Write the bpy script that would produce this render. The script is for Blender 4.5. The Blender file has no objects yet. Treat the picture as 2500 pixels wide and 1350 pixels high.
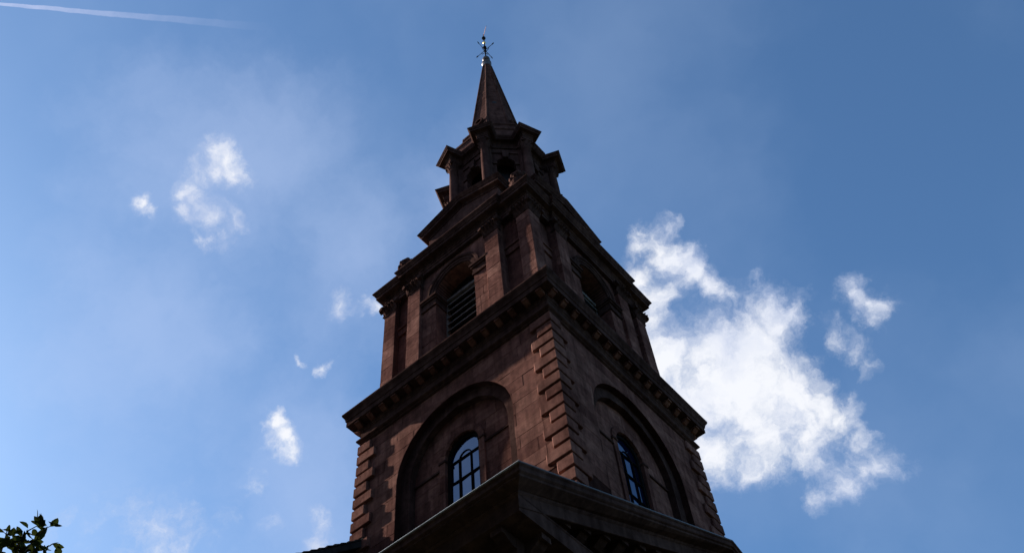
import bpy, bmesh, math, random
from mathutils import Vector, Matrix
random.seed(7)
R = math.radians
sc = bpy.context.scene
COL = sc.collection

# ------------------------------------------------------------------ camera
Z0 = 24.226                      # height above ground of the tower's reference course
CAM = Vector((13.026, -18.689, 1.6))
AZ, TILT, ROLL, FPX = 2.17826872, 0.978215, -0.116652, 2391.45
fwd = Vector((math.cos(AZ)*math.cos(TILT), math.sin(AZ)*math.cos(TILT), math.sin(TILT)))
rgt = Vector((math.sin(AZ), -math.cos(AZ), 0)); upv = rgt.cross(fwd)
cr, sr = math.cos(ROLL), math.sin(ROLL)
rgt, upv = cr*rgt + sr*upv, -sr*rgt + cr*upv
cd = bpy.data.cameras.new('camera'); cam = bpy.data.objects.new('camera', cd); COL.objects.link(cam)
m = Matrix((rgt, upv, -fwd)).transposed().to_4x4(); m.translation = CAM
cam.matrix_world = m
cd.sensor_fit = 'HORIZONTAL'; cd.sensor_width = 36.0; cd.lens = 36.0*FPX/2500.0
cd.clip_start = 0.1; cd.clip_end = 5000
sc.camera = cam

# ------------------------------------------------------------------ light
SUN = Vector((-9.0, -1.08, 5.25)).normalized()         # towards the sun
elev = math.asin(SUN.z); azim = math.atan2(SUN.x, SUN.y)
sl = bpy.data.lights.new('sun', 'SUN'); sl.energy = 5.0; sl.angle = R(0.53); sl.color = (1.0, 0.93, 0.84)
so = bpy.data.objects.new('sun', sl); COL.objects.link(so)
so.rotation_euler = SUN.to_track_quat('Z', 'Y').to_euler(); so.location = (-60, -20, 80)
sc.view_settings.view_transform = 'Standard'; sc.view_settings.look = 'None'
sc.view_settings.exposure = 1.9; sc.view_settings.gamma = 1.0

def pdir(px, py):                # view direction of a spot in the sky (clouds stand at infinity)
    d = fwd + rgt*((px-1250)/FPX) + upv*((675-py)/FPX)
    return d.normalized()

world = bpy.data.worlds.new('World'); sc.world = world; world.use_nodes = True
wt = world.node_tree; wt.nodes.clear()
def wn(t, **k):
    n = wt.nodes.new(t)
    for a, b in k.items(): setattr(n, a, b)
    return n
wl = wt.links.new
def wmath(op, a, b=None, c=None, clamp=False):
    n = wn('ShaderNodeMath', operation=op, use_clamp=clamp)
    for i, v in enumerate((a, b, c)):
        if v is None: continue
        if isinstance(v, (int, float)): n.inputs[i].default_value = v
        else: wl(v, n.inputs[i])
    return n.outputs[0]
def wmix(f, a, b):
    n = wn('ShaderNodeMix', data_type='RGBA')
    for i, v in ((0, f), (6, a), (7, b)):
        if isinstance(v, (int, float)): n.inputs[i].default_value = v
        elif isinstance(v, tuple): n.inputs[i].default_value = v
        else: wl(v, n.inputs[i])
    return n.outputs[2]
sky = wn('ShaderNodeTexSky', sky_type='NISHITA', sun_disc=False)
sky.sun_elevation = elev; sky.sun_rotation = azim
sky.altitude = 0; sky.air_density = 1.0; sky.dust_density = 0.7; sky.ozone_density = 6.5
tc = wn('ShaderNodeTexCoord'); DIR = tc.outputs['Generated']
def wnoise(vec, scale, detail, rough, col=False, dist=0.0):
    n = wn('ShaderNodeTexNoise', noise_dimensions='3D')
    n.inputs['Scale'].default_value = scale; n.inputs['Detail'].default_value = detail
    n.inputs['Roughness'].default_value = rough; n.inputs['Distortion'].default_value = dist
    wl(vec, n.inputs['Vector']); return n.outputs['Color' if col else 'Fac']
def wvec(op, a, b):
    n = wn('ShaderNodeVectorMath', operation=op)
    for i, v in enumerate((a, b)):
        if isinstance(v, (tuple, Vector)): n.inputs[i].default_value = tuple(v)
        elif isinstance(v, (int, float)): n.inputs[i].default_value = (v, v, v)
        else: wl(v, n.inputs[i])
    return n.outputs['Value' if op in ('DISTANCE', 'DOT_PRODUCT', 'LENGTH') else 'Vector']
# the sky direction, pulled about by two noises so cloud edges turn ragged
w1 = wvec('MULTIPLY', wvec('SUBTRACT', wnoise(DIR, 8.0, 4, 0.55, True), 0.5), 0.060)
w2 = wvec('MULTIPLY', wvec('SUBTRACT', wnoise(DIR, 32.0, 6, 0.65, True), 0.5), 0.034)
WD = wvec('ADD', wvec('ADD', DIR, w1), w2)
# (px, py, radius px, weight): puffs of each cloud
PUFFS = [
 # big cloud right of the tower: an upper arm, the body, a torn lower tail
 (1560,590,34,.6),(1600,562,34,.6),(1640,548,26,.55),(1620,610,40,.7),(1650,635,52,.85),(1690,670,55,.9),(1730,705,52,.85),(1760,740,40,.75),
 (1560,690,62,.8),(1600,730,60,.85),(1610,790,55,.8),(1560,780,70,.9),
 (1640,880,120,1.1),(1740,860,110,1.1),(1840,830,110,1.1),(1900,780,80,1.0),(1940,765,48,.85),(1870,735,38,.7),
 (1700,1000,165,1.1),(1820,970,165,1.1),(1930,960,120,1.0),(2000,980,85,1.0),(2060,1010,75,.95),(2100,1060,60,.85),(1850,1080,120,1.1),(1960,1060,90,1.0),(2040,1070,70,.85),
 (1780,950,200,1.0),(1960,1040,130,1.0),(1750,1110,100,1.05),(1660,1090,100,1.05),(1820,1150,60,.8),(1890,1140,55,.75),
 (2100,1150,55,.75),(2060,1190,52,.72),(2010,1225,45,.7),(2150,1130,45,.42),(2190,1125,34,.36),
 # small cloud far right
 (2110,725,46,.66),(2138,755,42,.64),(2125,785,32,.55),(2055,828,34,.38),(2100,855,34,.42),(2135,880,26,.36),
 # pair of puffs on the left, and a small one beside them
 (530,385,48,.82),(562,398,44,.86),(568,436,34,.78),(525,425,40,.72),(470,425,34,.5),(490,445,32,.48),
 (452,475,42,.84),(482,500,46,.9),(450,530,36,.72),(500,540,42,.78),(548,535,30,.62),(480,590,30,.74),(520,575,32,.66),(345,488,25,.7),(360,515,24,.74),
 # low left
 (666,1042,26,.78),(685,1078,36,.95),(708,1106,38,.92),(738,1115,24,.5),(758,1110,18,.42),(622,1185,26,.48),(632,1250,26,.42),(770,1262,34,.42),(762,1325,46,.62),
 (784,893,18,.55),(733,879,13,.5),(912,752,30,.8),(820,748,18,.2),(440,1320,80,.24),(350,1325,80,.24),
 # fair-weather puffs that stand outside the picture
 (-500,300,140,.9),(-700,900,170,1.0),(3100,900,200,1.0),(3000,200,90,.8),(1400,-700,150,.9),(500,-500,120,.8),(2300,1900,220,1.0),
]
acc = None
for px, py, r, w in PUFFS:
    d = wvec('DISTANCE', WD, pdir(px, py))
    # shorter angle per pixel away from the picture's middle
    k = (1 + ((px-1250)**2 + (py-675)**2)/FPX**2)**-0.75
    v = wmath('MULTIPLY_ADD', d, -w/(r*k/FPX), w)
    acc = v if acc is None else wmath('SMOOTH_MAX', acc, v, 0.35)
fb = wnoise(WD, 15.0, 12, 0.65)
fb2 = wnoise(DIR, 70.0, 6, 0.6)
fine = wmath('MULTIPLY_ADD', wnoise(WD, 58.0, 7, 0.66), 0.7, -0.35)
dens = wmath('ADD', wmath('ADD', acc, fine), wmath('MULTIPLY_ADD', fb, 1.9, -0.97))
mr = wn('ShaderNodeMapRange', interpolation_type='SMOOTHSTEP'); wl(dens, mr.inputs[0])
mr.inputs[1].default_value = -0.22; mr.inputs[2].default_value = 0.86
CL = mr.outputs[0]
# thin high veil, everywhere in the sky
veil = wn('ShaderNodeMapRange', interpolation_type='SMOOTHSTEP'); wl(wnoise(wvec('ADD', WD, (5.1, 0.3, 9.2)), 3.2, 4, 0.5), veil.inputs[0])
veil.inputs[1].default_value = 0.40; veil.inputs[2].default_value = 0.75; veil.inputs[4].default_value = 0.16
# banks of thinner haze round the left-hand clouds, and beyond the picture
bank = None
for px, py, r in ((560,430,430),(700,1180,430),(380,820,380),(860,640,330),(1150,520,260),(-900,500,500),(3300,1500,600),(1300,-900,450)):
    k = (1 + ((px-1250)**2 + (py-675)**2)/FPX**2)**-0.75
    v = wmath('MULTIPLY_ADD', wvec('DISTANCE', WD, pdir(px, py)), -1.0/(r*k/FPX), 1.0)
    bank = v if bank is None else wmath('SMOOTH_MAX', bank, v, 0.3)
bk = wn('ShaderNodeMapRange', interpolation_type='SMOOTHSTEP')
wl(wmath('ADD', bank, wmath('MULTIPLY_ADD', wnoise(WD, 6.0, 8, 0.6), 1.5, -0.8)), bk.inputs[0])
bk.inputs[1].default_value = -0.1; bk.inputs[2].default_value = 0.95; bk.inputs[4].default_value = 0.36
# contrail: a straight trail that spreads and thins with age
A, B = pdir(-200, -6), pdir(680, 70)
nrm = A.cross(B).normalized(); along = (B - A); L = along.length
across = wmath('ABSOLUTE', wvec('DOT_PRODUCT', wvec('ADD', DIR, wvec('MULTIPLY', w2, 0.09)), nrm))
t = wmath('DIVIDE', wvec('DOT_PRODUCT', wvec('SUBTRACT', DIR, A), along.normalized()), L)
wid = wmath('MULTIPLY_ADD', t, 0.0038, 0.0008)
cross = wmath('SUBTRACT', 1.0, wmath('DIVIDE', across, wid), clamp=True)
cross = wmath('MULTIPLY', cross, 3.5, clamp=True)
age = wmath('MULTIPLY', wmath('SUBTRACT', 1.0, t, clamp=True), wmath('GREATER_THAN', t, -2.0))
trail = wmath('MULTIPLY', wmath('MULTIPLY', cross, wmath('POWER', age, 1.5)), wmath('MULTIPLY_ADD', fb2, 1.0, 0.25))
trail = wmath('MULTIPLY', trail, 0.95, clamp=True)
# cloud body: sunlit white, a little greyer where it is thick
shade = wmath('MULTIPLY_ADD', wnoise(WD, 11.0, 8, 0.62), 2.6, wmath('MULTIPLY_ADD', CL, 0.7, -1.15), clamp=True)
ccol = wmix(shade, (3.1, 3.5, 4.6, 1), (5.0, 5.1, 5.4, 1))
skyc = wvec('MULTIPLY', sky.outputs[0], (0.92, 1.03, 1.0))
c0 = wmix(veil.outputs[0], skyc, (2.7, 3.5, 5.0, 1))
c0 = wmix(bk.outputs[0], c0, (3.1, 3.75, 5.3, 1))
c1 = wmix(trail, c0, (4.0, 4.2, 5.6, 1))
c2 = wmix(CL, c1, ccol)
bg = wn('ShaderNodeBackground'); bg.inputs[1].default_value = 0.05
wl(c2, bg.inputs[0])
wo = wn('ShaderNodeOutputWorld'); wl(bg.outputs[0], wo.inputs[0])

# ------------------------------------------------------------------ materials
def mat(name):
    mm = bpy.data.materials.new(name); mm.use_nodes = True
    nt = mm.node_tree; b = nt.nodes['Principled BSDF']
    return mm, nt, b
def noise(nt, vec, scale, detail=5, rough=0.55):
    n = nt.nodes.new('ShaderNodeTexNoise'); n.inputs['Scale'].default_value = scale
    n.inputs['Detail'].default_value = detail; n.inputs['Roughness'].default_value = rough
    nt.links.new(vec, n.inputs['Vector']); return n.outputs['Fac']
def ramp(nt, fac, stops):
    n = nt.nodes.new('ShaderNodeValToRGB'); e = n.color_ramp.elements
    while len(e) < len(stops): e.new(0.5)
    for i, (p, c) in enumerate(stops): e[i].position = p; e[i].color = (*c, 1)
    nt.links.new(fac, n.inputs[0]); return n.outputs[0]
def mixc(nt, mode, f, a, b):
    n = nt.nodes.new('ShaderNodeMix'); n.data_type = 'RGBA'; n.blend_type = mode
    for i, v in ((0, f), (6, a), (7, b)):
        if isinstance(v, (int, float)): n.inputs[i].default_value = v
        elif isinstance(v, tuple): n.inputs[i].default_value = (*v, 1)
        else: nt.links.new(v, n.inputs[i])
    return n.outputs[2]
def stone(name, lo, mid, hi, bump=0.35, soot=0.62):
    mm, nt, b = mat(name); L = nt.links.new
    geo = nt.nodes.new('ShaderNodeNewGeometry'); P = geo.outputs['Position']
    oi = nt.nodes.new('ShaderNodeObjectInfo')
    base = ramp(nt, oi.outputs['Random'], [(0.0, lo), (0.5, mid), (1.0, hi)])
    mot = ramp(nt, noise(nt, P, 5.5, 8, 0.65), [(0.3, (0.55, 0.53, 0.53)), (0.7, (1.18, 1.15, 1.12))])
    c = mixc(nt, 'MULTIPLY', 0.85, base, mot)
    big = ramp(nt, noise(nt, P, 0.8, 6, 0.62), [(0.42, (soot, soot*0.98, soot)), (0.62, (1, 1, 1))])
    c = mixc(nt, 'MULTIPLY', 1.0, c, big)
    # rain streaks: noise stretched down the wall
    mp = nt.nodes.new('ShaderNodeMapping'); mp.inputs['Scale'].default_value = (3.0, 3.0, 0.22); L(P, mp.inputs[0])
    st = ramp(nt, noise(nt, mp.outputs[0], 1.6, 5, 0.6), [(0.35, (0.6, 0.59, 0.6)), (0.6, (1, 1, 1))])
    c = mixc(nt, 'MULTIPLY', 0.9, c, st)
    L(c, b.inputs['Base Color']); b.inputs['Roughness'].default_value = 0.9
    b.inputs['Specular IOR Level'].default_value = 0.0
    h = nt.nodes.new('ShaderNodeMath'); h.operation = 'ADD'
    pit = ramp(nt, noise(nt, P, 9.0, 6, 0.7), [(0.30, (0, 0, 0)), (0.42, (1, 1, 1))])
    L(noise(nt, P, 38, 6, 0.7), h.inputs[0]); L(pit, h.inputs[1])
    bp = nt.nodes.new('ShaderNodeBump'); bp.inputs['Strength'].default_value = bump; bp.inputs['Distance'].default_value = 0.02
    L(h.outputs[0], bp.inputs['Height']); L(bp.outputs[0], b.inputs['Normal'])
    return mm
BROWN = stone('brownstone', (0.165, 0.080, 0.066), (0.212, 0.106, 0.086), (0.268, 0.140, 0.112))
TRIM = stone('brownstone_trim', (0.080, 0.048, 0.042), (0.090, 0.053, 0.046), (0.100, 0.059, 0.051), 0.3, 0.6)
UPPER = stone('dark_brownstone', (0.085, 0.048, 0.042), (0.100, 0.057, 0.049), (0.118, 0.068, 0.058), 0.3, 0.65)  # darker brownstone for the attic, lantern and spire
MORTAR = stone('joint_mortar', (0.06, 0.03, 0.026), (0.06, 0.03, 0.026), (0.06, 0.03, 0.026), 0.2)
def plain(name, col, rough=0.6, metal=0.0, nscale=8.0, var=0.35, bump=0.15, spec=0.4):
    mm, nt, b = mat(name); L = nt.links.new
    geo = nt.nodes.new('ShaderNodeNewGeometry'); P = geo.outputs['Position']
    lo = tuple(c*(1-var) for c in col); hi = tuple(min(1, c*(1+var)) for c in col)
    L(ramp(nt, noise(nt, P, nscale, 6, 0.6), [(0.3, lo), (0.7, hi)]), b.inputs['Base Color'])
    b.inputs['Roughness'].default_value = rough; b.inputs['Metallic'].default_value = metal
    b.inputs['Specular IOR Level'].default_value = spec
    bp = nt.nodes.new('ShaderNodeBump'); bp.inputs['Strength'].default_value = bump; bp.inputs['Distance'].default_value = 0.02
    L(noise(nt, P, nscale*5, 5, 0.6), bp.inputs['Height']); L(bp.outputs[0], b.inputs['Normal'])
    return mm
WOOD = plain('louvre_paint', (0.17, 0.155, 0.145), 0.8, 0, 4.0, 0.35, 0.15, 0.0)
DARK = plain('dark_interior', (0.012, 0.012, 0.014), 0.9, 0, 2.0)
IRON = plain('black_iron', (0.012, 0.012, 0.013), 0.8, 0.0, 6.0, 0.35, 0.15, 0.0)
LEAD = plain('weathered_lead', (0.33, 0.36, 0.38), 0.5, 0.6, 2.5)
DKMET = plain('dark_copper', (0.06, 0.05, 0.045), 0.42, 0.6, 3.0)
GILT = plain('gilded_copper', (0.85, 0.55, 0.22), 0.25, 1.0, 5.0, 0.2, 0.05)
COPPER = plain('brown_copper', (0.30, 0.16, 0.10), 0.4, 0.9, 5.0, 0.2, 0.05)
SLATE = plain('grey_slate', (0.032, 0.031, 0.032), 0.85, 0, 5.0, 0.35, 0.15, 0.0)
BRICK = plain('blocker_brick', (0.16, 0.085, 0.06), 0.9, 0, 1.5, 0.25, 0.3, 0.1)
LIMESTONE = plain('limestone', (0.30, 0.27, 0.22), 0.9, 0, 2.0, 0.2, 0.2, 0.1)
BARK = plain('bark', (0.09, 0.065, 0.045), 0.9, 0, 9.0, 0.4, 0.6)
ASPH = plain('lawn_and_soil', (0.026, 0.03, 0.018), 0.95, 0, 0.6, 0.4, 0.4, 0.1)
GLASSM, nt, b = mat('window_glass')
b.inputs['Base Color'].default_value = (0.002, 0.005, 0.02, 1); b.inputs['Roughness'].default_value = 0.03; b.inputs['Specular Tint'].default_value = (0.22, 0.55, 1.0, 1)
b.inputs['IOR'].default_value = 2.05
_g = nt.nodes.new('ShaderNodeNewGeometry'); _b = nt.nodes.new('ShaderNodeBump')
_b.inputs['Strength'].default_value = 0.08; _b.inputs['Distance'].default_value = 0.02
nt.links.new(noise(nt, _g.outputs['Position'], 3.0, 2), _b.inputs['Height']); nt.links.new(_b.outputs[0], b.inputs['Normal'])
LEAF, nt, b = mat('leaf')
oi = nt.nodes.new('ShaderNodeObjectInfo'); _g = nt.nodes.new('ShaderNodeNewGeometry')
nt.links.new(ramp(nt, noise(nt, _g.outputs['Position'], 3.0, 3), [(0.3, (0.012, 0.018, 0.007)), (0.7, (0.032, 0.042, 0.013))]), b.inputs['Base Color'])
b.inputs['Roughness'].default_value = 0.7; b.inputs['Specular IOR Level'].default_value = 0.0
_t = nt.nodes.new('ShaderNodeBsdfTranslucent'); _t.inputs[0].default_value = (0.03, 0.04, 0.008, 1)
_m = nt.nodes.new('ShaderNodeMixShader'); _m.inputs[0].default_value = 0.12
nt.links.new(b.outputs[0], _m.inputs[1]); nt.links.new(_t.outputs[0], _m.inputs[2])
nt.links.new(_m.outputs[0], nt.nodes['Material Output'].inputs[0])

# ------------------------------------------------------------------ helpers
def mesh(name, V, F, m, smooth=False):
    me = bpy.data.meshes.new(name); me.from_pydata([tuple(v) for v in V], [], F)
    bm = bmesh.new(); bm.from_mesh(me)
    bmesh.ops.recalc_face_normals(bm, faces=bm.faces); bm.to_mesh(me); bm.free()
    if smooth:
        for p in me.polygons: p.use_smooth = True
    if m: me.materials.append(m)
    return me
def put(name, me, parent=None, loc=(0, 0, 0), rz=0.0, **props):
    o = bpy.data.objects.new(name, me); COL.objects.link(o)
    o.parent = parent; o.location = loc; o.rotation_euler = (0, 0, rz)
    for k, v in props.items(): o[k] = v
    return o
class MB:                         # collects several solids into ONE mesh
    def __init__(s): s.V = []; s.F = []
    def add(s, V, F):
        n = len(s.V); s.V += [tuple(v) for v in V]; s.F += [tuple(i+n for i in f) for f in F]; return s
    def box(s, a, b, c, d, e, f):
        return s.add([(a,c,e),(b,c,e),(b,d,e),(a,d,e),(a,c,f),(b,c,f),(b,d,f),(a,d,f)],
                     [(0,3,2,1),(4,5,6,7),(0,1,5,4),(1,2,6,5),(2,3,7,6),(3,0,4,7)])
    def loft(s, rings, cap=True, closed=True):
        n = len(rings[0]); V = [v for r in rings for v in r]; F = []
        for i in range(len(rings)-1):
            for j in range(n if closed else n-1):
                k = (j+1) % n; F.append((i*n+j, i*n+k, (i+1)*n+k, (i+1)*n+j))
        if cap: F.append(tuple(range(n))[::-1]); F.append(tuple(range((len(rings)-1)*n, len(rings)*n)))
        return s.add(V, F)
    def lathe(s, prof, c=(0, 0), n=16, ph=0.0):
        return s.loft([[(c[0]+r*math.cos(ph+2*math.pi*j/n), c[1]+r*math.sin(ph+2*math.pi*j/n), z) for j in range(n)] for r, z in prof])
    def tube(s, pts, rad, n=8):
        pts = [Vector(p) for p in pts]; rings = []
        for i, p in enumerate(pts):
            d = (pts[min(i+1, len(pts)-1)] - pts[max(i-1, 0)]).normalized()
            a = d.orthogonal().normalized() if i == 0 else (a - d*a.dot(d)).normalized()
            bb = d.cross(a); r = rad[i] if isinstance(rad, (list, tuple)) else rad
            rings.append([p + (a*math.cos(2*math.pi*j/n) + bb*math.sin(2*math.pi*j/n))*r for j in range(n)])
        return s.loft(rings)
    def make(s, name, m, smooth=False): return mesh(name, s.V, s.F, m, smooth)
def offset(poly, o):              # mitred outward offset of a CCW polygon
    out = []; n = len(poly)
    for i in range(n):
        p0, p1, p2 = Vector(poly[i-1]), Vector(poly[i]), Vector(poly[(i+1) % n])
        e1, e2 = (p1-p0).normalized(), (p2-p1).normalized()
        n1, n2 = Vector((e1.y, -e1.x)), Vector((e2.y, -e2.x))
        out.append(p1 + (n1+n2)/(1+n1.dot(n2))*o)
    return out
def ring_loft(mb, poly, prof, z0=Z0):
    return mb.loft([[(p.x, p.y, z+z0) for p in offset(poly, o)] for o, z in prof])
def square(h): return [(-h, -h), (h, -h), (h, h), (-h, h)]
def octa(Rv): return [(Rv*math.cos(R(a)), Rv*math.sin(R(a))) for a in [-157.5+45*i for i in range(8)]]
HALF = math.pi/2
def prism(poly, df, db, ch=0.0, mb=None):
    """solid whose outline (u, z) lies on the face plane y = -df, reaching back to y = -db"""
    mb = mb or MB(); n = len(poly)
    cu = sum(p[0] for p in poly)/n; cz = sum(p[1] for p in poly)/n
    rings = [[(u, -db, z+Z0) for u, z in poly]]
    if ch:
        rings.append([(u, -(df-ch), z+Z0) for u, z in poly])
        ins = []
        for u, z in poly:
            d = Vector((cu-u, cz-z)); l = d.length or 1
            ins.append((u+d.x/l*ch*1.3, -df, z+d.y/l*ch*1.3+Z0))
        rings.append(ins)
    else: rings.append([(u, -df, z+Z0) for u, z in poly])
    mb.loft(rings); return mb
def arc_x(z, Rr, zc):             # half width of a round-headed opening at height z
    if z <= zc: return Rr
    return math.sqrt(max(0.0, Rr*Rr-(z-zc)**2))
def clip_block(a, b, z0, z1, inner=None, outer=None, n=10):
    """part of the block [a,b]x[z0,z1] (a >= 0) outside the arch `inner` and inside the arch `outer`"""
    L, Rr = [], []
    zs = [z0+(z1-z0)*i/n for i in range(n+1)]
    for A in (inner, outer):
        if A:
            for x in (a, b):
                if abs(x) < A[0]:
                    zz = A[1]+math.sqrt(A[0]**2-x*x)
                    if z0 < zz < z1: zs.append(zz)
            if z0 < A[1] < z1: zs.append(A[1])
    for z in sorted(zs):
        lo = max(a, arc_x(z, *inner) if inner else a)
        hi = min(b, arc_x(z, *outer) if outer else b)
        if hi-lo > -1e-6 and hi-lo >= 0: L.append((lo, z)); Rr.append((hi, z))
    if len(L) < 2 or max(r[0]-l[0] for l, r in zip(L, Rr)) < 0.03 or L[-1][1]-L[0][1] < 0.03: return None
    def simp(pts):                # drop collinear points
        out = [pts[0]]
        for i in range(1, len(pts)-1):
            p, q2, r = out[-1], pts[i], pts[i+1]
            if abs((q2[0]-p[0])*(r[1]-p[1])-(q2[1]-p[1])*(r[0]-p[0])) > 1e-5: out.append(q2)
        out.append(pts[-1]); return out
    P = simp(L) + simp(Rr)[::-1]
    out = []
    for p in P:
        if not out or (abs(p[0]-out[-1][0])+abs(p[1]-out[-1][1])) > 1e-4: out.append(p)
    if abs(out[0][0]-out[-1][0])+abs(out[0][1]-out[-1][1]) < 1e-4: out.pop()
    return out if len(out) >= 3 else None
def mirror(poly): return [(-u, z) for u, z in poly][::-1]

# ------------------------------------------------------------------ the setting
gm = MB().add([(-2500, -2500, 0), (2500, -2500, 0), (2500, 2500, 0), (-2500, 2500, 0)], [(0, 1, 2, 3)]).make('ground', ASPH)
put('ground', gm, kind='structure')

# ------------------------------------------------------------------ the church
church = put('church', None)
church['label'] = 'brown sandstone church with a tall square tower, pedimented belfry, octagonal lantern and spire'
church['category'] = 'church'

# ---- lower stage: wall with round-headed double recess, quoins, window
ZC, R1, R2 = -1.87, 2.25, 1.90
WZC, R3, R4 = -1.68, 0.86, 0.65
DW, DB, DP, DR = 3.90, 3.69, 3.47, 3.53     # planes: wall, arch band, recessed panel, window surround
PIT = 0.46; ZB = -13*PIT - 3.0
lower = put('lower_wall', MB().box(-3.25, 3.25, -3.25, 3.25, 0.0, Z0+2.0).make('lower_wall', DARK), church)
def backing(d, top, bot, inner, outer=None):
    mb = MB()
    P = clip_block(0, (3.93 if not outer else outer[0]), bot, top, inner, outer, 60)
    # split at the crown so each half stays one simple outline
    for poly in (P, mirror(P)): prism(poly, d, d-0.22 if not outer else d-0.3, 0, mb)
    return mb
for k in range(4):
    put('wall_backing', backing(DW-0.012, 1.1, -12, (R1, ZC)).make('wall_backing', MORTAR), lower, rz=k*HALF)
    mb = MB()
    # arch band, one step back
    P = clip_block(0, R1+0.05, -12, 0.45, (R2, ZC), (R1+0.03, ZC), 60)
    for poly in (P, mirror(P)): prism(poly, DB, DP-0.1, 0, mb)
    put('arch_band', mb.make('arch_band', TRIM), lower, rz=k*HALF)
    P = clip_block(0, R2+0.03, -12, 0.2, (R4+0.01, WZC), (R2+0.02, ZC), 60)
    mb = MB()
    for poly in (P, mirror(P)): prism(poly, DP-0.01, 3.24, 0, mb)
    put('panel_backing', mb.make('panel_backing', MORTAR), lower, rz=k*HALF)
    # thin string course across the panel at impost level
    P = [(R3+0.0, -2.0), (R2, -2.0), (R2, -1.93), (R3, -1.93)]
    for poly in (P, mirror(P)): put('impost_string', prism(poly, DP+0.05, DP-0.05, 0.01).make('impost_string', TRIM), lower, rz=k*HALF)
G = 0.0035
def courses(k, zlist, ulim, d, inner, outer, lens, jit):
    for ci, (z0, z1) in enumerate(zlist):
        for side in (-1, 1):
            u = 0.0; first = True
            while u < ulim-0.05:
                w = random.uniform(*lens)
                if first: w *= (0.5 if (ci % 2) else 1.0); first = False
                e = min(ulim, u+w)
                if ulim-e < 0.3: e = ulim
                P = clip_block(u+(G if u > 0 else 0.003), e-G, z0+G, z1-G,
                               (inner[0]+0.004, inner[1]) if inner else None, outer)
                if P:
                    if side < 0: P = mirror(P)
                    dj = d+random.uniform(-jit, jit)
                    put('stone_block', prism(P, dj, d-0.16, 0.005).make('stone_block', BROWN), lower, rz=k*HALF)
                u = e
for k in (0, 1):
    zl = [(i*PIT, (i+1)*PIT) for i in range(-11, 2)]
    zl = [(a, b) for a, b in zl] + [(2*PIT, 1.08)]
    courses(k, zl, 3.93, DW, (R1, ZC), None, (0.75, 1.25), 0.0035)
    zl = [(i*0.44-1.93, (i+1)*0.44-1.93) for i in range(-7, 5)]
    courses(k, zl, R2-0.004, DP, (R3-0.02, WZC), (R2-0.004, ZC), (0.6, 1.05), 0.003)

# quoins: corner blocks, long on one face and short on the other, course by course
def quoin(lx, ly, h):
    """corner block standing on the corner (0,0), reaching along -x and +y"""
    ch = 0.014; t = 0.5
    c_ = 0.035
    base = [(-lx, c_), (-lx+c_, 0), (0, 0), (0, ly-c_), (-c_, ly), (-t*0.4, ly), (-t*0.4, t*0.4), (-lx, t*0.4)]
    def ins(o): return offset(base, -o)
    mb = MB(); mb.loft([[(p.x, p.y, z) for p in ins(o)] for o, z in ((ch, 0), (0, ch), (0, h-ch), (ch, h))])
    return mb.make('quoin', BROWN)
QH = 0.365
QA = [[quoin(a_+random.uniform(-.025, .025), b_+random.uniform(-.025, .025), QH+random.uniform(-.012, .012)) for _ in range(5)] for a_, b_ in ((0.80, 0.55), (0.55, 0.80))]
for corner, rz in (((4, -4), 0), ((4, 4), HALF), ((-4, -4), -HALF)):
    for i in range(-2, 22):
        z = -i*PIT-QH
        if z < -9.5 or z > 0.9: continue
        idx = (i % 2)
        put('quoin', random.choice(QA[idx]), church, (corner[0]+random.uniform(-.006, .006), corner[1]+random.uniform(-.006, .006), Z0+z+random.uniform(-.004, .004)), rz)

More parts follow.
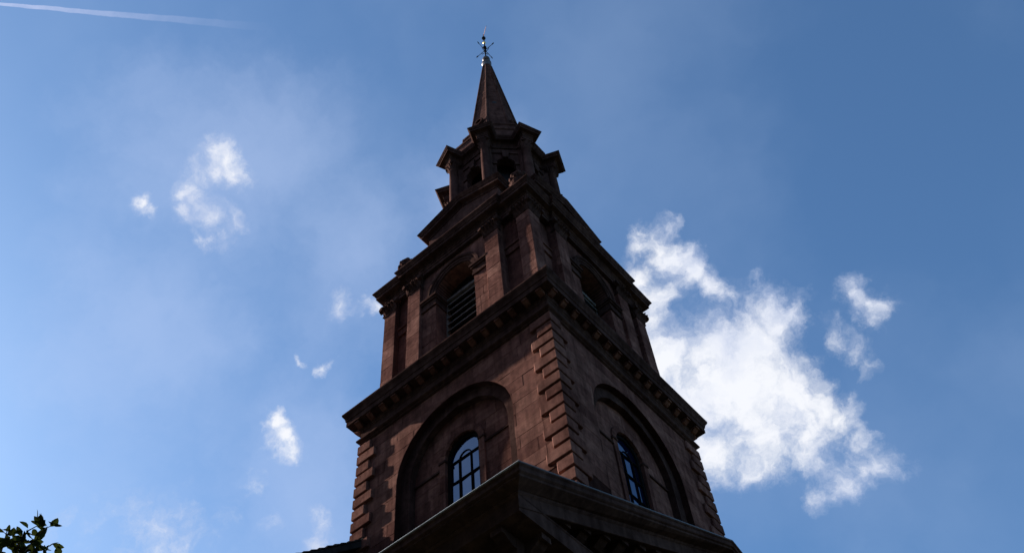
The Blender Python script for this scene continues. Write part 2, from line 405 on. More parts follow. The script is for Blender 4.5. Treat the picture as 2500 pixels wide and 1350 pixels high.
# window with its surround of dressed stones
def ring_seg(a0, a1, r0, r1, n=3):
    p = [(r1*math.cos(a0+(a1-a0)*i/n), WZC+r1*math.sin(a0+(a1-a0)*i/n)) for i in range(n+1)]
    return p + [(r0*math.cos(a1+(a0-a1)*i/n), WZC+r0*math.sin(a1+(a0-a1)*i/n)) for i in range(n+1)]
NV = 11
GY = 3.35
for k in (0, 1):
    win = put('window', MB().box(-0.75, 0.75, -3.30, -3.26, Z0-6.0, Z0-1.0).make('window', DARK), church, rz=k*HALF)
    for i in range(NV):
        a0, a1 = math.pi*i/NV+0.006, math.pi*(i+1)/NV-0.006
        put('voussoir', prism(ring_seg(a0, a1, R4, R3), DR+random.uniform(-.004, .004), 3.28, 0.006).make('voussoir', BROWN), win)
    for s in (-1, 1):
        z = WZC
        while z > -5.6:
            h = 0.62
            P = [(R4, z-h+0.005), (R3, z-h+0.005), (R3, z-0.005), (R4, z-0.005)]
            if s < 0: P = mirror(P)
            put('jamb_stone', prism(P, DR+random.uniform(-.004, .004), 3.28, 0.006).make('jamb_stone', BROWN), win); z -= h
    # impost block at the springing
    for s in (-1, 1):
        P = [(R4-0.02, WZC-0.09), (R3+0.03, WZC-0.09), (R3+0.03, WZC-0.01), (R4-0.02, WZC-0.01)]
        put('impost', prism(P if s > 0 else mirror(P), DR+0.03, 3.3, 0.008).make('impost', TRIM), win)
    # sash frame
    fr = MB(); Pf = clip_block(0, R4+0.02, -5.6, -1.0, (R4-0.11, WZC), (R4+0.01, WZC), 40)
    for poly in (Pf, mirror(Pf)): prism(poly, GY+0.06, 3.30, 0, fr)
    put('frame', fr.make('frame', IRON), win)
    bars = MB(); t = 0.012
    for u in (-0.225, 0.225): bars.box(u-t, u+t, -GY-0.05, -GY+0.02, Z0-5.6, Z0-1.85)
    for z in (-1.86, -2.66, -3.46, -4.26, -5.06): bars.box(-R4+0.1, R4-0.1, -GY-0.048, -GY+0.02, Z0+z-t, Z0+z+t)
    arc = [(0.225*math.cos(math.pi*i/12), -GY-0.015, Z0-1.86+0.225*math.sin(math.pi*i/12)) for i in range(13)]
    bars.tube(arc, 0.017, 6)
    put('glazing_bar', bars.make('glazing_bar', IRON), win)
    xs = [(-R4+0.08, -0.225), (-0.225, 0.225), (0.225, R4-0.08)]; zs = [-5.06, -4.26, -3.46, -2.66, -1.86]
    for i in range(4):
        for a, b2 in xs:
            tl = random.uniform(-.012, .012)
            V = [(a, -GY+tl, Z0+zs[i]), (b2, -GY-tl, Z0+zs[i]), (b2, -GY-tl, Z0+zs[i+1]), (a, -GY+tl, Z0+zs[i+1])]
            V += [(x, y+0.008, z) for x, y, z in V]
            put('pane', mesh('pane', V, [(0,1,2,3),(7,6,5,4),(0,4,5,1),(1,5,6,2),(2,6,7,3),(3,7,4,0)], GLASSM), win)
    Ph = clip_block(0, R4-0.08, -1.86, -1.0, None, (R4-0.08, WZC), 20)
    for poly in (Ph, mirror(Ph)): put('pane', prism(poly, GY, GY-0.008, 0).make('pane', GLASSM), win)

# ---- main cornice over the lower stage
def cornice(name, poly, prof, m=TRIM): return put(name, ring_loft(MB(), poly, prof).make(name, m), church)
c1 = cornice('main_cornice', square(3.9), [(-.3,1.02),(.0,1.02),(.07,1.05),(.07,1.09),(.13,1.12),(.16,1.15),(.16,1.21),(.06,1.25),(.06,1.56),
   (.09,1.60),(.09,1.64),(.12,1.66),(.12,1.74),(.125,1.88),(.40,1.90),(.40,1.88),(.42,1.88),(.42,2.10),(.45,2.12),(.455,2.18),(.48,2.26),(.53,2.34),(.55,2.40),(.55,2.45),(-.3,2.6)])
def modillion(w, depth, h, m=None):
    prof = [(0, -h), (depth*0.25, -h), (depth*0.6, -h*0.72), (depth*0.8, -h*0.45), (depth, -h*0.5), (depth, 0), (0, 0)]
    mb = MB(); mb.loft([[(s*w/2, -d, z) for d, z in prof] for s in (-1, 1)]); return mb.make('modillion', m or BROWN)
M1 = modillion(0.2, 0.25, 0.17)
for k in range(4):
    for i in range(-7, 8):
        put('modillion', M1, c1, Matrix.Rotation(k*HALF, 3, 'Z') @ Vector((i*0.555-0.0, -4.03, Z0+1.893)), k*HALF)

# ---- belfry stage
BW = 3.36
mb = MB().box(-3.58, 3.58, -3.58, 3.58, Z0+2.5, Z0+3.3)
ring_loft(mb, square(3.62), [(0,2.5),(0.08,2.5),(0.08,2.75),(0.02,2.8),(0.02,3.25),(0.07,3.3),(0.07,3.4),(0,3.45)])
put('belfry_plinth', mb.make('belfry_plinth', TRIM), church)
BZ, BR = 6.95, 0.92
core = put('belfry_wall', MB().box(-2.72, 2.72, -2.72, 2.72, Z0+2.6, Z0+9.3).make('belfry_wall', DARK), church)
for k in range(4):
    # recessed strips beside the frontispiece
    for s in (-1, 1):
        mb = MB()
        a, b2 = (2.2, 3.1) if s > 0 else (-3.1, -2.2)
        mb.box(a, b2, -BW, -BW+0.6, Z0+3.3, Z0+9.0)
        mb.box(a-.02 if s<0 else a, b2+.02, -BW-0.07, -BW+0.1, Z0+6.45, Z0+6.9)
        mb.box(a-.02 if s<0 else a, b2+.02, -BW-0.12, -BW+0.1, Z0+6.8, Z0+6.9)
        put('recessed_wall', mb.make('recessed_wall', BROWN), core, rz=k*HALF)
    # frontispiece wall with the arched opening
    mb = MB(); P = clip_block(0, 2.24, 3.3, 8.9, (BR, BZ), None, 60)
    for poly in (P, mirror(P)): prism(poly, 3.585, 2.85, 0, mb)
    put('frontispiece', mb.make('frontispiece', BROWN), core, rz=k*HALF)
    if k in (0, 1):
        for s in (-1, 1):
            z = 3.4
            while z < 6.35:
                h = 0.49; z1 = min(z+h, 6.36)
                cut = random.choice([None, 1.15, 1.3])
                for a, b2 in ([(BR, 1.62)] if not cut else [(BR, cut), (cut, 1.62)]):
                    P = [(a+.004, z+.005), (b2-.004, z+.005), (b2-.004, z1-.005), (a+.004, z1-.005)]
                    put('stone_block', prism(P if s > 0 else mirror(P), 3.61+random.uniform(-.005, .005), 3.45, 0.008).make('stone_block', BROWN), core, rz=k*HALF)
                z = z1
    # impost blocks and moulded archivolt
    for s in (-1, 1):
        mb = MB()
        for (z0, z1, pr) in ((6.36, 6.5, .05), (6.5, 6.74, .03), (6.74, 6.84, .09), (6.84, 6.95, .14)):
            P = [(BR-pr*0.8, z0), (1.63, z0), (1.63, z1), (BR-pr*0.8, z1)]
            prism(P if s > 0 else mirror(P), 3.62+pr, 2.95, 0.0, mb)
        put('impost', mb.make('impost', TRIM), core, rz=k*HALF)
    mb = MB(); n = 28
    prof = [(BR, 2.9), (BR, 3.66), (BR+.1, 3.66), (BR+.1, 3.69), (BR+.22, 3.69), (BR+.24, 3.74), (BR+.34, 3.74), (BR+.36, 3.55)]
    mb.loft([[(r*math.cos(math.pi*i/n), -d, Z0+BZ+r*math.sin(math.pi*i/n)) for r, d in prof] for i in range(n+1)])
    put('archivolt', mb.make('archivolt', TRIM), core, rz=k*HALF)
    mb = MB()
    for s in (-1, 1): mb.box(s*0.92-(.07 if s>0 else 0), s*0.92+(.07 if s<0 else 0), -3.06, -2.9, Z0+3.3, Z0+7.2)
    mb.box(-.92, .92, -3.08, -2.9, Z0+7.02, Z0+7.16)
    lou = put('louvre', mb.make('louvre', WOOD), church, rz=k*HALF)
    prism([(BR*math.cos(math.pi*i/16), 7.1+0.8*math.sin(math.pi*i/16)) for i in range(17)], 2.95, 2.85, 0, mb2 := MB())
    put('lunette', mb2.make('lunette', DARK), lou)
    sm = MB().add([(-.86,-.17,-.15),(.86,-.17,-.15),(.86,.10,.16),(-.86,.10,.16),(-.86,-.17,-.10),(.86,-.17,-.10),(.86,.10,.20),(-.86,.10,.20)],
                  [(0,3,2,1),(4,5,6,7),(0,1,5,4),(1,2,6,5),(2,3,7,6),(3,0,4,7)]).make('slat', WOOD)
    for i in range(10): put('slat', sm, lou, (0, -2.93, Z0+6.83-i*0.385))

# pilasters
def capital(w, h, wrap):
    """Corinthian capital, base at z 0, centred on x 0, front plane y 0 (projecting to -y); wrap: corner pier, square in plan"""
    mb = MB(); hw = w/2
    faces = [0, 1] if wrap else [0]
    if wrap: mb.loft([[(-hw-o, -o, z), (hw+o, -o, z), (hw+o, w+o*0.0, z), (-hw-o, w, z)] for o, z in ((.0,0),(.03,.02),(.03,.06),(.0,.08),(.0,h*.5),(.05,h*.8),(.09,h*.86))])
    else: mb.loft([[(-hw-o, -o, z), (hw+o, -o, z), (hw+o, .2, z), (-hw-o, .2, z)] for o, z in ((.0,0),(.03,.02),(.03,.06),(.0,.08),(.0,h*.5),(.05,h*.8),(.09,h*.86))])
    def face(T):
        def leaf(u, z0, ht, wd, out):
            rings = []
            for t, ww, d in ((0, .75, 0.0), (.35, 1.0, .03), (.7, .9, .08), (.9, .7, .15), (1.0, .5, .19), (.92, .3, .22)):
                rings.append([T(u-wd*ww/2, -d*out-.0, z0+ht*t), T(u, -d*out-.035, z0+ht*t+.01), T(u+wd*ww/2, -d*out, z0+ht*t), T(u, -d*out+.03, z0+ht*t)])
            mb.loft(rings)
        for u in (-.36, -.12, .12, .36): leaf(u*w, .08, h*.34, w*.24, .8)
        for u in (-.48, -.24, 0, .24, .48): leaf(u*w, .12, h*.58, w*.22, 1.0)
        for s in (-1, 1):                                   # volutes
            pts = []; 
            for i in range(15):
                a = i/14*math.pi*2.6; r = .105*(1-i/14*.72)
                pts.append(T(s*(hw+.06)+s*r*math.cos(a)*.9, -.12-.03*i/14, h*.74+r*math.sin(a)))
            mb.tube(pts, [.038-.0015*i for i in range(15)], 6)
            c = [(s*(hw+.05), -.04), (s*(hw+.07), -.18)]
            mb.tube([T(*c[0], h*.74), T(*c[1], h*.74)], [.12, .105], 10)
        mb.tube([T(0, -.1, h*.82), T(0, -.17, h*.84)], [.07, .05], 8)     # rosette
    face(lambda u, d, z: (u, d, z))
    if wrap:
        face(lambda u, d, z: (hw-d, u+hw, z)); face(lambda u, d, z: (-hw+d, hw-u, z))
    z0, z1 = h*.88, h
    y1 = w+.13 if wrap else .2
    cc = hw+.14
    # abacus with hollowed front
    A = [(-cc, -.16), (-cc*.5, -.11), (0, -.095), (cc*.5, -.11), (cc, -.16), (cc, y1), (-cc, y1)]
    mb.loft([[(x, y, z) for x, y in A] for z in (z0, z1)])
    return mb.make('capital', TRIM)
ZCAP, HCAP = 7.98, 0.68
CAPI, CAPC = capital(0.64, HCAP, False), capital(0.61, HCAP, True)
def shaft_blocks(pil, w, depth, zb, zt, wrap):
    z = zb; i = 0
    while z < zt-0.02:
        h = random.uniform(.48, .62); z1 = min(zt, z+h)
        if zt-z1 < .25: z1 = zt
        mb = MB(); ch = .008; g = .004; pr = random.uniform(-.003, .004)
        hw = w/2+pr
        c_ = .016
        mb.loft([[(-hw+o, -pr+o+c_, zz), (-hw+o+c_, -pr+o, zz), (hw-o-c_, -pr+o, zz), (hw-o, -pr+o+c_, zz), (hw-o, depth, zz), (-hw+o, depth, zz)] for o, zz in ((ch, z+g+Z0), (0, z+g+ch+Z0), (0, z1-g-ch+Z0), (ch, z1-g+Z0))])
        put('shaft_stone', mb.make('shaft_stone', BROWN), pil); z = z1; i += 1
def pilaster(x, y, rz, w, depth, wrap, cap):
    mb = MB()
    mb.box(-w/2+.02, w/2-.02, .02, depth, Z0+3.3, Z0+ZCAP)
    for z0, z1, o in ((3.3, 3.45, .07), (3.45, 3.55, .05), (3.55, 3.62, .03)):
        mb.box(-w/2-o, w/2+o, -o, depth, Z0+z0, Z0+z1)
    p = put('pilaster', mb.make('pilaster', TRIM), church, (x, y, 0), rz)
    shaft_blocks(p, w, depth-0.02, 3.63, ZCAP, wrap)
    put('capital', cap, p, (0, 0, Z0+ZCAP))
    return p
for k in range(4):
    for s in (-1, 1):
        v = Matrix.Rotation(k*HALF, 3, 'Z') @ Vector((s*1.92, -3.75, 0)); pilaster(v.x, v.y, k*HALF, 0.64, 0.2, False, CAPI)
    v = Matrix.Rotation(k*HALF, 3, 'Z') @ Vector((3.305, -3.61, 0)); pilaster(v.x, v.y, k*HALF, 0.61, 0.61, True, CAPC)

# entablature, breaking forward over each frontispiece
def broken_square(h, c, p):
    out = []
    for k in range(4):
        for u, d in ((-h, h), (-c, h), (-c, h+p), (c, h+p), (c, h)):
            v = Matrix.Rotation(k*HALF, 2) @ Vector((u, -d)); out.append((v.x, v.y))
    return out
c2 = cornice('belfry_cornice', broken_square(3.60, 2.25, 0.15), [(-.5,8.64),(-.01,8.64),(-.01,8.78),(.02,8.80),(.02,8.90),(.06,8.94),(.03,8.97),(.03,9.08),(.08,9.12),(.09,9.18),
   (.26,9.21),(.28,9.21),(.28,9.36),(.31,9.38),(.32,9.43),(.36,9.49),(.40,9.55),(.40,9.61),(-.6,9.72)])
put('belfry_roof', MB().box(-3.1, 3.1, -3.1, 3.1, Z0+9.2, Z0+9.70).make('belfry_roof', LEAD), c2)

# urns on the four corners
mb = MB()
mb.box(-.38, .38, -.38, .38, 0, .5); mb.box(-.43, .43, -.43, .43, .5, .58)
mb.lathe([(.30,.58),(.30,.66),(.16,.74),(.12,.9),(.2,.98),(.3,1.1),(.38,1.35),(.40,1.55),(.36,1.7),(.30,1.76)], n=20)
ped = mb.make('urn', TRIM)
lob = MB()
for tier, (rr, zz, nn, sz) in enumerate(((.32,1.80,9,.13),(.30,2.02,9,.13),(.2,2.24,7,.12),(.06,2.42,4,.10))):
    for j in range(nn):
        a = 2*math.pi*(j+tier*.5)/nn
        cx, cy = rr*math.cos(a), rr*math.sin(a)
        lob.loft([[(cx+sz*math.sin(math.pi*(i+.02)/6.04)*math.cos(2*math.pi*q/7), cy+sz*math.sin(math.pi*(i+.02)/6.04)*math.sin(2*math.pi*q/7), zz-sz*math.cos(math.pi*i/6)) for q in range(7)] for i in range(7)])
lob.lathe([(.28,1.72),(.3,1.9),(.24,2.2),(.05,2.45)], n=12)
lobm = lob.make('carved_fruit', TRIM)
for x in (-1, 1):
    for y in (-1, 1):
        u = put('urn', ped, church, (x*3.03, y*3.03, Z0+9.66)); put('carved_fruit', lobm, u)

# ---- attic with a small pediment on each face
att = MB()
PW, PD = 1.90, 2.97
ZE, ZA = 12.95, 13.71; SL = (ZA-ZE)/2.27
mb = MB().box(-2.2, 2.2, -2.2, 2.2, Z0+9.6, Z0+12.9)
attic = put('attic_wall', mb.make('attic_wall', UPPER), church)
for k in range(4):
    P = [(-PW, 9.6), (PW, 9.6), (PW, ZE-.3), (0, ZE-.3+SL*PW), (-PW, ZE-.3)]
    put('gable_wall', prism(P, PD, 0.4, 0).make('gable_wall', UPPER), attic, rz=k*HALF)
    # raking cornice: profile (projection, height) carried up each slope, ends returned
    for s in (-1, 1):
        prof = [(PD-.05,-.50),(PD+.03,-.50),(PD+.05,-.44),(PD+.05,-.40),(PD+.10,-.36),(PD+.24,-.34),(PD+.24,-.20),(PD+.28,-.17),(PD+.30,-.12),(PD+.36,-.04),(PD+.38,0),(0.3,.05)]
        outer, inner = [], []
        for d, z in prof:
            e = max(0.0, d-PD)
            outer.append((s*(PW-.01+e), -d, Z0+ZE+z+SL*(2.27-PW-e)))
            inner.append((0, -d, Z0+ZA+z))
        m2 = MB(); m2.loft([outer, inner])
        put('raking_cornice', m2.make('raking_cornice', TRIM), attic, rz=k*HALF)
        # return along the side of the gable
        ret = MB(); r0, r1 = [], []
        for d, z in prof[:-1]:
            e = max(0.0, d-PD); zz = Z0+ZE+z+SL*(2.27-PW-e)
            r0.append((s*(PW-.01+e), -d, zz)); r1.append((s*(PW-.01+e), -1.9, zz))
        r0.append((s*(PW-.4), -PD, Z0+ZE+SL*.5)); r1.append((s*(PW-.4), -1.9, Z0+ZE+SL*.5))
        ret.loft([r0, r1]); put('cornice_return', ret.make('cornice_return', TRIM), attic, rz=k*HALF)

# ---- octagonal lantern
lb = MB(); 
ring_loft(lb, octa(2.75), [(-.5,12.4),(.1,12.4),(.1,13.6),(.16,13.7),(.16,13.9),(.05,13.95),(-.5,14.2)])
put('lantern_plinth', lb.make('lantern_plinth', TRIM), church)
AP, LZC, LR = 2.02, 17.50, 0.44
HWF = 2.16*math.sin(R(22.5))+0.02
for k in range(8):
    mb = MB(); P = clip_block(0, HWF, 13.9, 19.0, (LR, LZC), None, 40)
    for poly in (P, mirror(P)): prism(poly, AP, AP-.32, 0, mb)
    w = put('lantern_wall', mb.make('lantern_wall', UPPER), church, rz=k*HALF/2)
    mb = MB(); n = 14
    prof = [(LR, AP-.2), (LR, AP+.05), (LR+.13, AP+.05), (LR+.15, AP-.01)]
    mb.loft([[(r*math.cos(math.pi*i/n), -d, Z0+LZC+r*math.sin(math.pi*i/n)) for r, d in prof] for i in range(n+1)])
    put('archivolt', mb.make('archivolt', TRIM), w)
    mb = MB(); prism([(-.12, 17.9), (.12, 17.9), (.19, 18.55), (-.19, 18.55)], AP+.16, AP-.1, .02, mb); put('keystone', mb.make('keystone', TRIM), w)
    for s in (-1, 1):
        P = [(LR-.03, 17.38), (HWF-.02, 17.38), (HWF-.02, 17.5), (LR-.03, 17.5)]
        put('impost', prism(P if s > 0 else mirror(P), AP+.07, AP-.25, .01).make('impost', TRIM), w)
    mb = MB(); prism([(-HWF, 18.45), (HWF, 18.45), (HWF, 18.6), (-HWF, 18.6)], AP+.06, AP-.1, .01, mb); put('string_course', mb.make('string_course', TRIM), w)
put('lantern_dark_fill', MB().lathe([(1.5, Z0+13.9), (1.5, Z0+18.95)], n=8, ph=R(22.5)).make('lantern_dark_fill', DARK), church)  # dark drum added inside; its black colour stands in for shade behind the arches
col = MB(); col.lathe([(.30,0),(.30,.1),(.27,.14),(.25,.2),(.225,.25),(.228,1.4),(.215,3.2),(.195,4.28),(.22,4.3),(.22,4.34)], n=20)
colm = col.make('column', UPPER, True)
cc = MB(); H2 = .58
cc.lathe([(.2,0),(.2,.25),(.24,.42),(.28,.50)], n=16)
for tier, (z0, ht, out, n0) in enumerate(((.02,.22,.9,0),(.06,.36,1.1,.5))):
    for j in range(8):
        a = 2*math.pi*(j+n0)/8; ca, sa = math.cos(a), math.sin(a)
        T = lambda u, d, z: ((.2+d)*ca-u*sa, (.2+d)*sa+u*ca, z)
        cc.loft([[T(-.07*ww, d*out, z0+ht*t), T(0, d*out+.03, z0+ht*t), T(.07*ww, d*out, z0+ht*t), T(0, d*out-.03, z0+ht*t)] for t, ww, d in ((0,.8,0),(.4,1,.03),(.8,.8,.09),(1,.5,.14),(.92,.3,.16))])
for j in range(4):
    a = math.pi/4+j*HALF; cc.tube([(.24*math.cos(a), .24*math.sin(a), .40), (.37*math.cos(a), .37*math.sin(a), .43)], [.06, .075], 8)
cc.box(-.29, .29, -.29, .29, .50, H2)
ccm = cc.make('capital', TRIM)
RC = 2.53
for k in range(8):
    a = R(-157.5+45*k)
    c = put('column', colm, church, (RC*math.cos(a), RC*math.sin(a), Z0+14.08), a)
    put('capital', ccm, c, (0, 0, 4.33))
    mb = MB().box(-.45, -.15, -.2, .2, -.1, 4.9); put('backing_pier', mb.make('backing_pier', UPPER), c)
def ressaut(apo, Rf, hb):
    out = []
    for k in range(8):
        a = R(-157.5+45*k); er = Vector((math.cos(a), math.sin(a))); et = Vector((-er.y, er.x))
        ri = (apo-hb*.38268)/.92388
        for r, h in ((ri, -hb), (Rf, -hb), (Rf, hb), (ri, hb)):
            v = er*r+et*h; out.append((v.x, v.y))
    return out
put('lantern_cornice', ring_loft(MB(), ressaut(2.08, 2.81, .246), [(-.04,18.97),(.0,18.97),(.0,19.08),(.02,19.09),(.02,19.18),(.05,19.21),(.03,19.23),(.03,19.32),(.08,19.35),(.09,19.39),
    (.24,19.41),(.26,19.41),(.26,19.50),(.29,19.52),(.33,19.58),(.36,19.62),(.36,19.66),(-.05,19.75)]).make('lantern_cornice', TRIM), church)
t1 = MB(); ring_loft(t1, octa(2.36), [(-.6,18.9),(0,19.6),(0,20.75),(.06,20.8),(.06,20.95),(0,21.05),(-.5,21.15)])
put('blocking_course', t1.make('blocking_course', UPPER), church)
t2 = MB(); ring_loft(t2, octa(1.9), [(-.4,21.0),(.05,21.05),(.05,21.3),(0,21.35),(0,22.2),(.06,22.25),(.06,22.4),(-.3,22.55)])
put('spire_base', t2.make('spire_base', UPPER), church)

# ---- spire: courses of stone, ribs on the arrises, small openings
def RS(z): return .265+.1065*(34.15-z)
spire = put('spire', MB().lathe([(RS(22.3)-.05, Z0+22.3), (RS(34.1)-.05, Z0+34.1)], n=8, ph=R(22.5)).make('spire', MORTAR), church)
z = 22.35
while z < 34.1:
    z1 = min(34.12, z+.49); mb = MB(); j = random.uniform(-.006, .006)
    mb.lathe([(RS(z)+j-.012, Z0+z), (RS(z)+j, Z0+z+.015), (RS(z1-.02)+j, Z0+z1-.02), (RS(z1)+j-.012, Z0+z1-.008)], n=8, ph=R(22.5))
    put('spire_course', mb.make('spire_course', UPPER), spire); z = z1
for k in range(8):
    a = R(22.5+45*k); e = Vector((math.cos(a), math.sin(a)))
    put('spire_rib', MB().tube([(*(e*(RS(22.35)+.0)), Z0+22.35), (*(e*(RS(34.1)+.0)), Z0+34.1)], [.085, .05], 8).make('spire_rib', TRIM), spire)
for k in range(4):
    ap = RS(24.2)*.924
    mb = MB(); n = 12
    prof = [(.18, ap-.25), (.18, ap+.16), (.29, ap+.16), (.33, ap-.25)]
    mb.loft([[(r*math.cos(2*math.pi*i/n+.001), -d, Z0+24.2+r*math.sin(2*math.pi*i/n+.001)) for r, d in prof] for i in range(n+1)], cap=False)
    l = put('lucarne', mb.make('lucarne', TRIM), spire, rz=k*HALF)
    l2 = MB(); prism([(.18*math.cos(2*math.pi*i/n), 24.2+.18*math.sin(2*math.pi*i/n)) for i in range(n)], ap+.03, ap-.25, 0, l2)
    put('lucarne_opening', l2.make('lucarne_opening', DARK), spire, rz=k*HALF)
    ap = RS(26.75)*.924; l3 = MB()
    prism([(.13*math.cos(2*math.pi*i/n), 26.75+.13*math.sin(2*math.pi*i/n)) for i in range(n)], ap+.02, ap-.25, 0, l3)
    put('vent', l3.make('vent', DARK), spire, rz=k*HALF+HALF/2)
put('spire_cap', MB().lathe([(.27,Z0+34.08),(.30,Z0+34.12),(.30,Z0+34.2),(.27,Z0+34.25),(.27,Z0+34.7),(.30,Z0+34.76),(.30,Z0+34.85),(.2,Z0+34.95),(.12,Z0+35.15)], n=16).make('spire_cap', DKMET), spire)

# ---- weathervane
def sphere(mb, c, r, n=16, sz=1.0):
    mb.loft([[(c[0]+r*math.sin(math.pi*(i+.01)/10.02)*math.cos(2*math.pi*q/n), c[1]+r*math.sin(math.pi*(i+.01)/10.02)*math.sin(2*math.pi*q/n), c[2]-r*sz*math.cos(math.pi*i/10)) for q in range(n)] for i in range(11)])
    return mb
rod = MB().lathe([(.05, Z0+35.1), (.04, Z0+37.0), (.03, Z0+39.9)], n=10)
vane = put('weathervane', rod.make('weathervane', IRON), church)
put('ball', sphere(MB(), (0, 0, Z0+35.5), .24).make('ball', DKMET, True), vane)
put('scroll_boss', sphere(sphere(MB(), (0, 0, Z0+37.55), .12, 12, 1.5), (0, 0, Z0+36.95), .09, 12).make('scroll_boss', IRON, True), vane)
for k in range(4):
    mb = MB(); mb.tube([(.05, 0, Z0+37.1), (.68, 0, Z0+37.1)], [.02, .016], 6)
    mb.box(.58, .72, -.01, .012, Z0+37.03, Z0+37.2)
    mb.tube([(.08, 0, Z0+36.75), (.25, 0, Z0+36.85), (.3, 0, Z0+37.05)], .018, 6)
    put('arm', mb.make('arm', IRON), vane, rz=k*HALF)
put('gilt_knob', sphere(MB(), (0, 0, Z0+38.45), .1, 12, 1.6).make('gilt_knob', GILT, True), vane)
put('finial', sphere(MB(), (0, 0, Z0+39.25), .13, 12).make('finial', IRON, True), vane)
mb = MB(); prism([(.0, 15.0-.05), (.45, 15.0-.09), (.76, 15.0+.02), (.48, 15.0+.12), (0, 15.0+.05)], .008, -.008, 0, mb)
put('vane_blade', mb.make('vane_blade', COPPER), vane, (0, 0, 24.6), math.atan2(-.42, .61))

# ---- pedimented front block below the tower
FX, FY, FZE, FZA = 5.73, 8.64, -10.04, -6.45
WX, WY = 4.75, 7.66
FS = (FZA-FZE)/FY
fb_ = MB()
fb_.box(-3.0, WX, -WY, WY, 0, Z0-11.4)
fb_.add([(WX-.05, -WY, Z0-11.5), (WX-.05, WY, Z0-11.5), (WX-.05, 0, Z0-7.2), (-3, -WY, Z0-11.5), (-3, WY, Z0-11.5), (-3, 0, Z0-7.2)], [(0,1,2),(5,4,3),(0,3,4,1),(1,4,5,2),(2,5,3,0)])
front = put('front_block', fb_.make('front_block', BROWN), church)
rect = [(-3.0, -WY), (WX, -WY), (WX, WY), (-3.0, WY)]
ent = put('front_entablature', ring_loft(MB(), rect, [(-.3,-12.6),(.02,-12.6),(.02,-12.3),(.05,-12.28),(.05,-12.0),(.1,-11.95),(.1,-11.9),(.04,-11.87),(.04,-11.3),
     (.08,-11.25),(.1,-11.15),(.12,-11.12),(.14,-10.72),(.58,-10.68),(.60,-10.68),(.60,-10.34),(.62,-10.32),(.62,-10.30),(-.3,-10.2)]).make('front_entablature', TRIM), church)
M2 = modillion(.26, .40, .26, TRIM)
for i in range(-8, 9):
    put('modillion', M2, ent, (WX+.14, i*.93, Z0-10.70), HALF)
for i in range(9):
    put('modillion', M2, ent, (WX-.0-i*.93, -WY-.14, Z0-10.70), 0)
# sima and corona: along each side eave, mitred at the corner, up the rake to the apex
M3 = modillion(.24, .38, .24, TRIM)
for s in (-1, 1):
    prof = [(-.1,-1.02),(.06,-1.02),(.1,-.92),(.12,-.62),(.60,-.58),(.62,-.58),(.62,-.30),(.66,-.27),(.66,-.24),(.90,-.22),(.90,-.17),(.95,-.15),(.95,-.05),(.98,-.03),(.98,0),(-.6,.05)]
    apex = [(WX+e, 0, Z0+FZA+z) for e, z in prof]
    corner = [(WX+e, s*(WY+max(e, .3)), Z0+FZE+max(z, -.58)+(FS*(.98-max(e, .3)) if z < -.58 else 0)) for e, z in prof]
    put('raking_cornice', MB().loft([corner, apex]).make('raking_cornice', TRIM), front)
    sp = [(.56,-.28),(.62,-.28),(.62,-.30),(.66,-.27),(.66,-.24),(.90,-.22),(.90,-.17),(.95,-.15),(.95,-.05),(.98,-.03),(.98,0),(.3,.03)]
    put('eave_gutter', MB().loft([[(-3.0, s*(WY+e), Z0+FZE+z) for e, z in sp], [(WX+e, s*(WY+e), Z0+FZE+z) for e, z in sp]]).make('eave_gutter', TRIM), front)
    for j in range(11):
        y = s*(.35+j*.70)
        put('modillion', M3, front, (WX+.12, y, Z0+FZA-.605-FS*abs(y)), HALF)
    put('rake_capping', MB().tube([(FX-.01, s*FY, Z0+FZE+.015), (FX-.01, 0, Z0+FZA+.015)], .02, 8).make('rake_capping', DKMET), front)
    put('gutter_lip', MB().tube([(-3.0, s*FY, Z0+FZE+.02), (FX, s*FY, Z0+FZE+.02)], .018, 8).make('gutter_lip', LEAD), front)
    xr = WX-.3
    rf = MB(); rf.loft([[(x, s*(FY-.3), Z0+FZE+.3*FS+.03), (x, 0, Z0+FZA+.03), (x, 0, Z0+FZA-.1), (x, s*(FY-.3), Z0+FZE+.3*FS-.1)] for x in (xr, -3)])
    put('roof_slope', rf.make('roof_slope', SLATE), front)

# ---- nave with steep slate roof, behind
NX, NY, NS = -3.45, 11.0, 0.85
NZ = -3.32+NS*4.15                 # ridge
nv = MB(); nv.box(-34, NX-.3, -10.4, 10.4, 0, Z0+NZ-NS*10.4-.4)
nv.add([(x, y, Z0+z) for x in (NX-.3, -34) for y, z in ((-10.4, NZ-NS*10.4-.5), (10.4, NZ-NS*10.4-.5), (0, NZ-.3))], [(0,1,2),(5,4,3),(0,3,4,1),(1,4,5,2),(2,5,3,0)])
nave = put('nave_wall', nv.make('nave_wall', BROWN), church)
for s in (-1, 1):
    r = MB(); r.loft([[(x, s*y, Z0+NZ-NS*y+d) for y, d in ((0, -.08), (NY, -.08), (NY, -.3), (0, -.3))] for x in (NX-.02, -34.5)])
    rs = put('nave_roof', r.make('nave_roof', SLATE), church)
    n = 44; L_ = NY/n
    sl_m = None
    for i in range(n):
        y0, y1 = (i-0.35)*L_, (i+1)*L_
        mb = MB(); 
        for_z = lambda y, o: Z0+NZ-NS*max(y, 0)+o
        mb.loft([[(x, s*max(y0, 0), for_z(y0, -.045)), (x, s*y1, for_z(y1, .02)), (x, s*y1, for_z(y1, -.035)), (x, s*max(y0, 0), for_z(y0, -.075))] for x in (NX+random.uniform(-.02, .03), NX-.5)])
        put('slate', mb.make('slate', SLATE), rs)

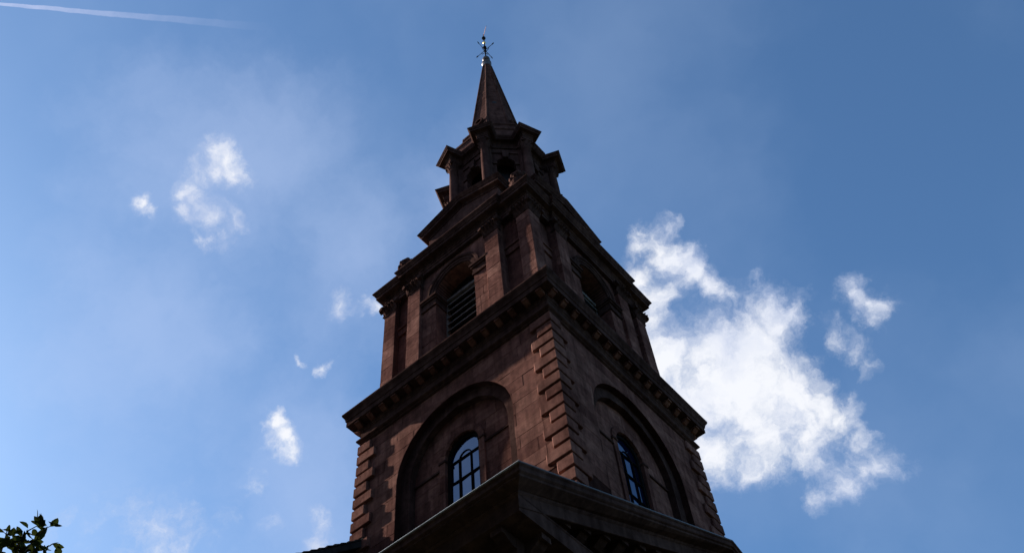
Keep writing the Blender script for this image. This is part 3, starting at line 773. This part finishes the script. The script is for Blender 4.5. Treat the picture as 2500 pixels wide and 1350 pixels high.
# ------------------------------------------------------------------ unseen block in office form, added behind the viewer to shut off low sky
HB, YB, XA, XB = 46.0, -36.0, -46.0, 58.0
blk = put('sky_blocker', MB().box(XA, XB, YB-22, YB, 0, HB).make('sky_blocker', BRICK))
blk['label'] = 'unseen long brick block with rows of windows, added behind the viewer to block low sky light'
blk['category'] = 'unseen light blocker'
rect2 = [(XA, YB-22), (XB, YB-22), (XB, YB), (XA, YB)]
put('cornice', ring_loft(MB(), rect2, [(-.3,HB-2.2),(.1,HB-2.2),(.15,HB-1.6),(.5,HB-1.2),(.9,HB-.6),(.95,HB),(-.3,HB+.2)], 0).make('cornice', LIMESTONE), blk)
put('base_course', ring_loft(MB(), rect2, [(-.3,0),(.2,0),(.2,4.6),(.3,4.8),(.3,5.2),(-.3,5.3)], 0).make('base_course', LIMESTONE), blk)
wf = MB()
wf.box(-.95, -.75, -.2, .06, 0, 2.3); wf.box(.75, .95, -.2, .06, 0, 2.3); wf.box(-.95, .95, -.2, .06, 2.1, 2.3); wf.box(-1.1, 1.1, -.2, .14, -.2, 0); wf.box(-.75, .75, -.2, .0, 1.0, 1.08)
wfm = wf.make('window', LIMESTONE); wpm = MB().box(-.75, .75, -.1, .02, 0, 2.1).make('pane', GLASSM)
for fl in range(10):
    for i in range(24):
        w = put('window', wfm, blk, (XA+4.2+i*4.16, YB, 6.6+fl*3.7)); put('pane', wpm, w)

# ------------------------------------------------------------------ tree at the left, its top twigs reach into the picture
tree = put('broadleaf_tree', None, None, (1.2, -16.6, 0))
tree['label'] = 'leafy broadleaf tree whose top twigs poke into the lower left corner'
tree['category'] = 'tree'
tb = Vector((1.2, -16.6, 0))
def W2T(v): return Vector(v)-tb
tr = MB(); tr.tube([(0,0,0),(.05,.02,1.5),(-.05,.05,3.2),(.1,.0,5.0),(.05,.1,7.0)], [.24,.2,.17,.12,.06], 12)
put('trunk', tr.make('trunk', BARK, True), tree)
tips = []
for j in range(16):
    a = j*2.399+.3; z0 = 2.6+j*.27; ln = 2.6-(j*.07)
    p0 = Vector((0, .03, z0)); p2 = p0+Vector((math.cos(a)*ln*.75, math.sin(a)*ln*.75, ln*.75)); p1 = (p0+p2)/2+Vector((math.cos(a)*.2, math.sin(a)*.2, -.1))
    put('branch', MB().tube([p0, p1, p2], [.07, .05, .02], 7).make('branch', BARK, True), tree); tips.append((p0, p1, p2))
def leaf_verts(c, d, n, ln, wd):
    d = d.normalized(); s = d.cross(n).normalized(); n2 = s.cross(d)
    P = []
    for t, w in ((0, .05), (.3, .85), (.6, 1.0), (.85, .6), (1, .02)):
        m_ = c+d*ln*t+n2*(-.25*ln*(t-.4)**2)
        P += [m_-s*wd*w/2+n2*.12*wd*w, m_, m_+s*wd*w/2+n2*.12*wd*w]
    F = []
    for i in range(4):
        F += [(i*3, i*3+1, i*3+4, i*3+3), (i*3+1, i*3+2, i*3+5, i*3+4)]
    return P, F
def rv(): return Vector((random.gauss(0, 1), random.gauss(0, 1), random.gauss(0, 1)))
fol = MB()
for p0, p1, p2 in tips:
    for _ in range(520):
        t = random.uniform(.25, 1.05); c = p0.lerp(p2, t)+rv()*.27
        fol.add(*leaf_verts(c, rv()+Vector((0, 0, -.2)), rv(), random.uniform(.08, .14), random.uniform(.05, .075)))
put('foliage', fol.make('foliage', LEAF), tree, kind='stuff')
# the visible spray: twigs that end in the sky, each leaf its own piece
random.seed(21)
def at(px, py, rng): return W2T(CAM+pdir(px, py+16)*rng)
RNG = 13.0
spr = [[(-80,1560),(-20,1420),(20,1360),(45,1310),(70,1278),(100,1262)], [(30,1370),(60,1330),(85,1300),(108,1275),(122,1268)],
       [(20,1360),(70,1338),(100,1325),(128,1312)], [(-40,1450),(0,1340),(12,1300),(18,1275)], [(-10,1400),(60,1372),(110,1352),(150,1348)], [(-60,1500),(-30,1380),(-8,1330),(5,1305)], [(20,1360),(40,1330),(50,1302),(55,1285)]]
for tw in spr:
    pts = [at(x, y, RNG+random.uniform(-.15, .15)) for x, y in tw]
    put('twig', MB().tube(pts, [.012]+[.008]*(len(pts)-2)+[.004], 5).make('twig', BARK), tree)
    for i in range(1, len(pts)):
        for _ in range(7 if i > 1 else 10):
            c = pts[i-1].lerp(pts[i], random.random())+rv()*.025
            P, F = leaf_verts(c, rv()+Vector((.2, 0, .2)), rv(), random.uniform(.08, .19), random.uniform(.045, .10))
            put('leaf', mesh('leaf', P, F, LEAF), tree)
put('branch', MB().tube([(.05, .1, 6.4), at(-220, 1700, RNG-.3), at(-80, 1560, RNG)], [.06, .035, .012], 7).make('branch', BARK, True), tree)
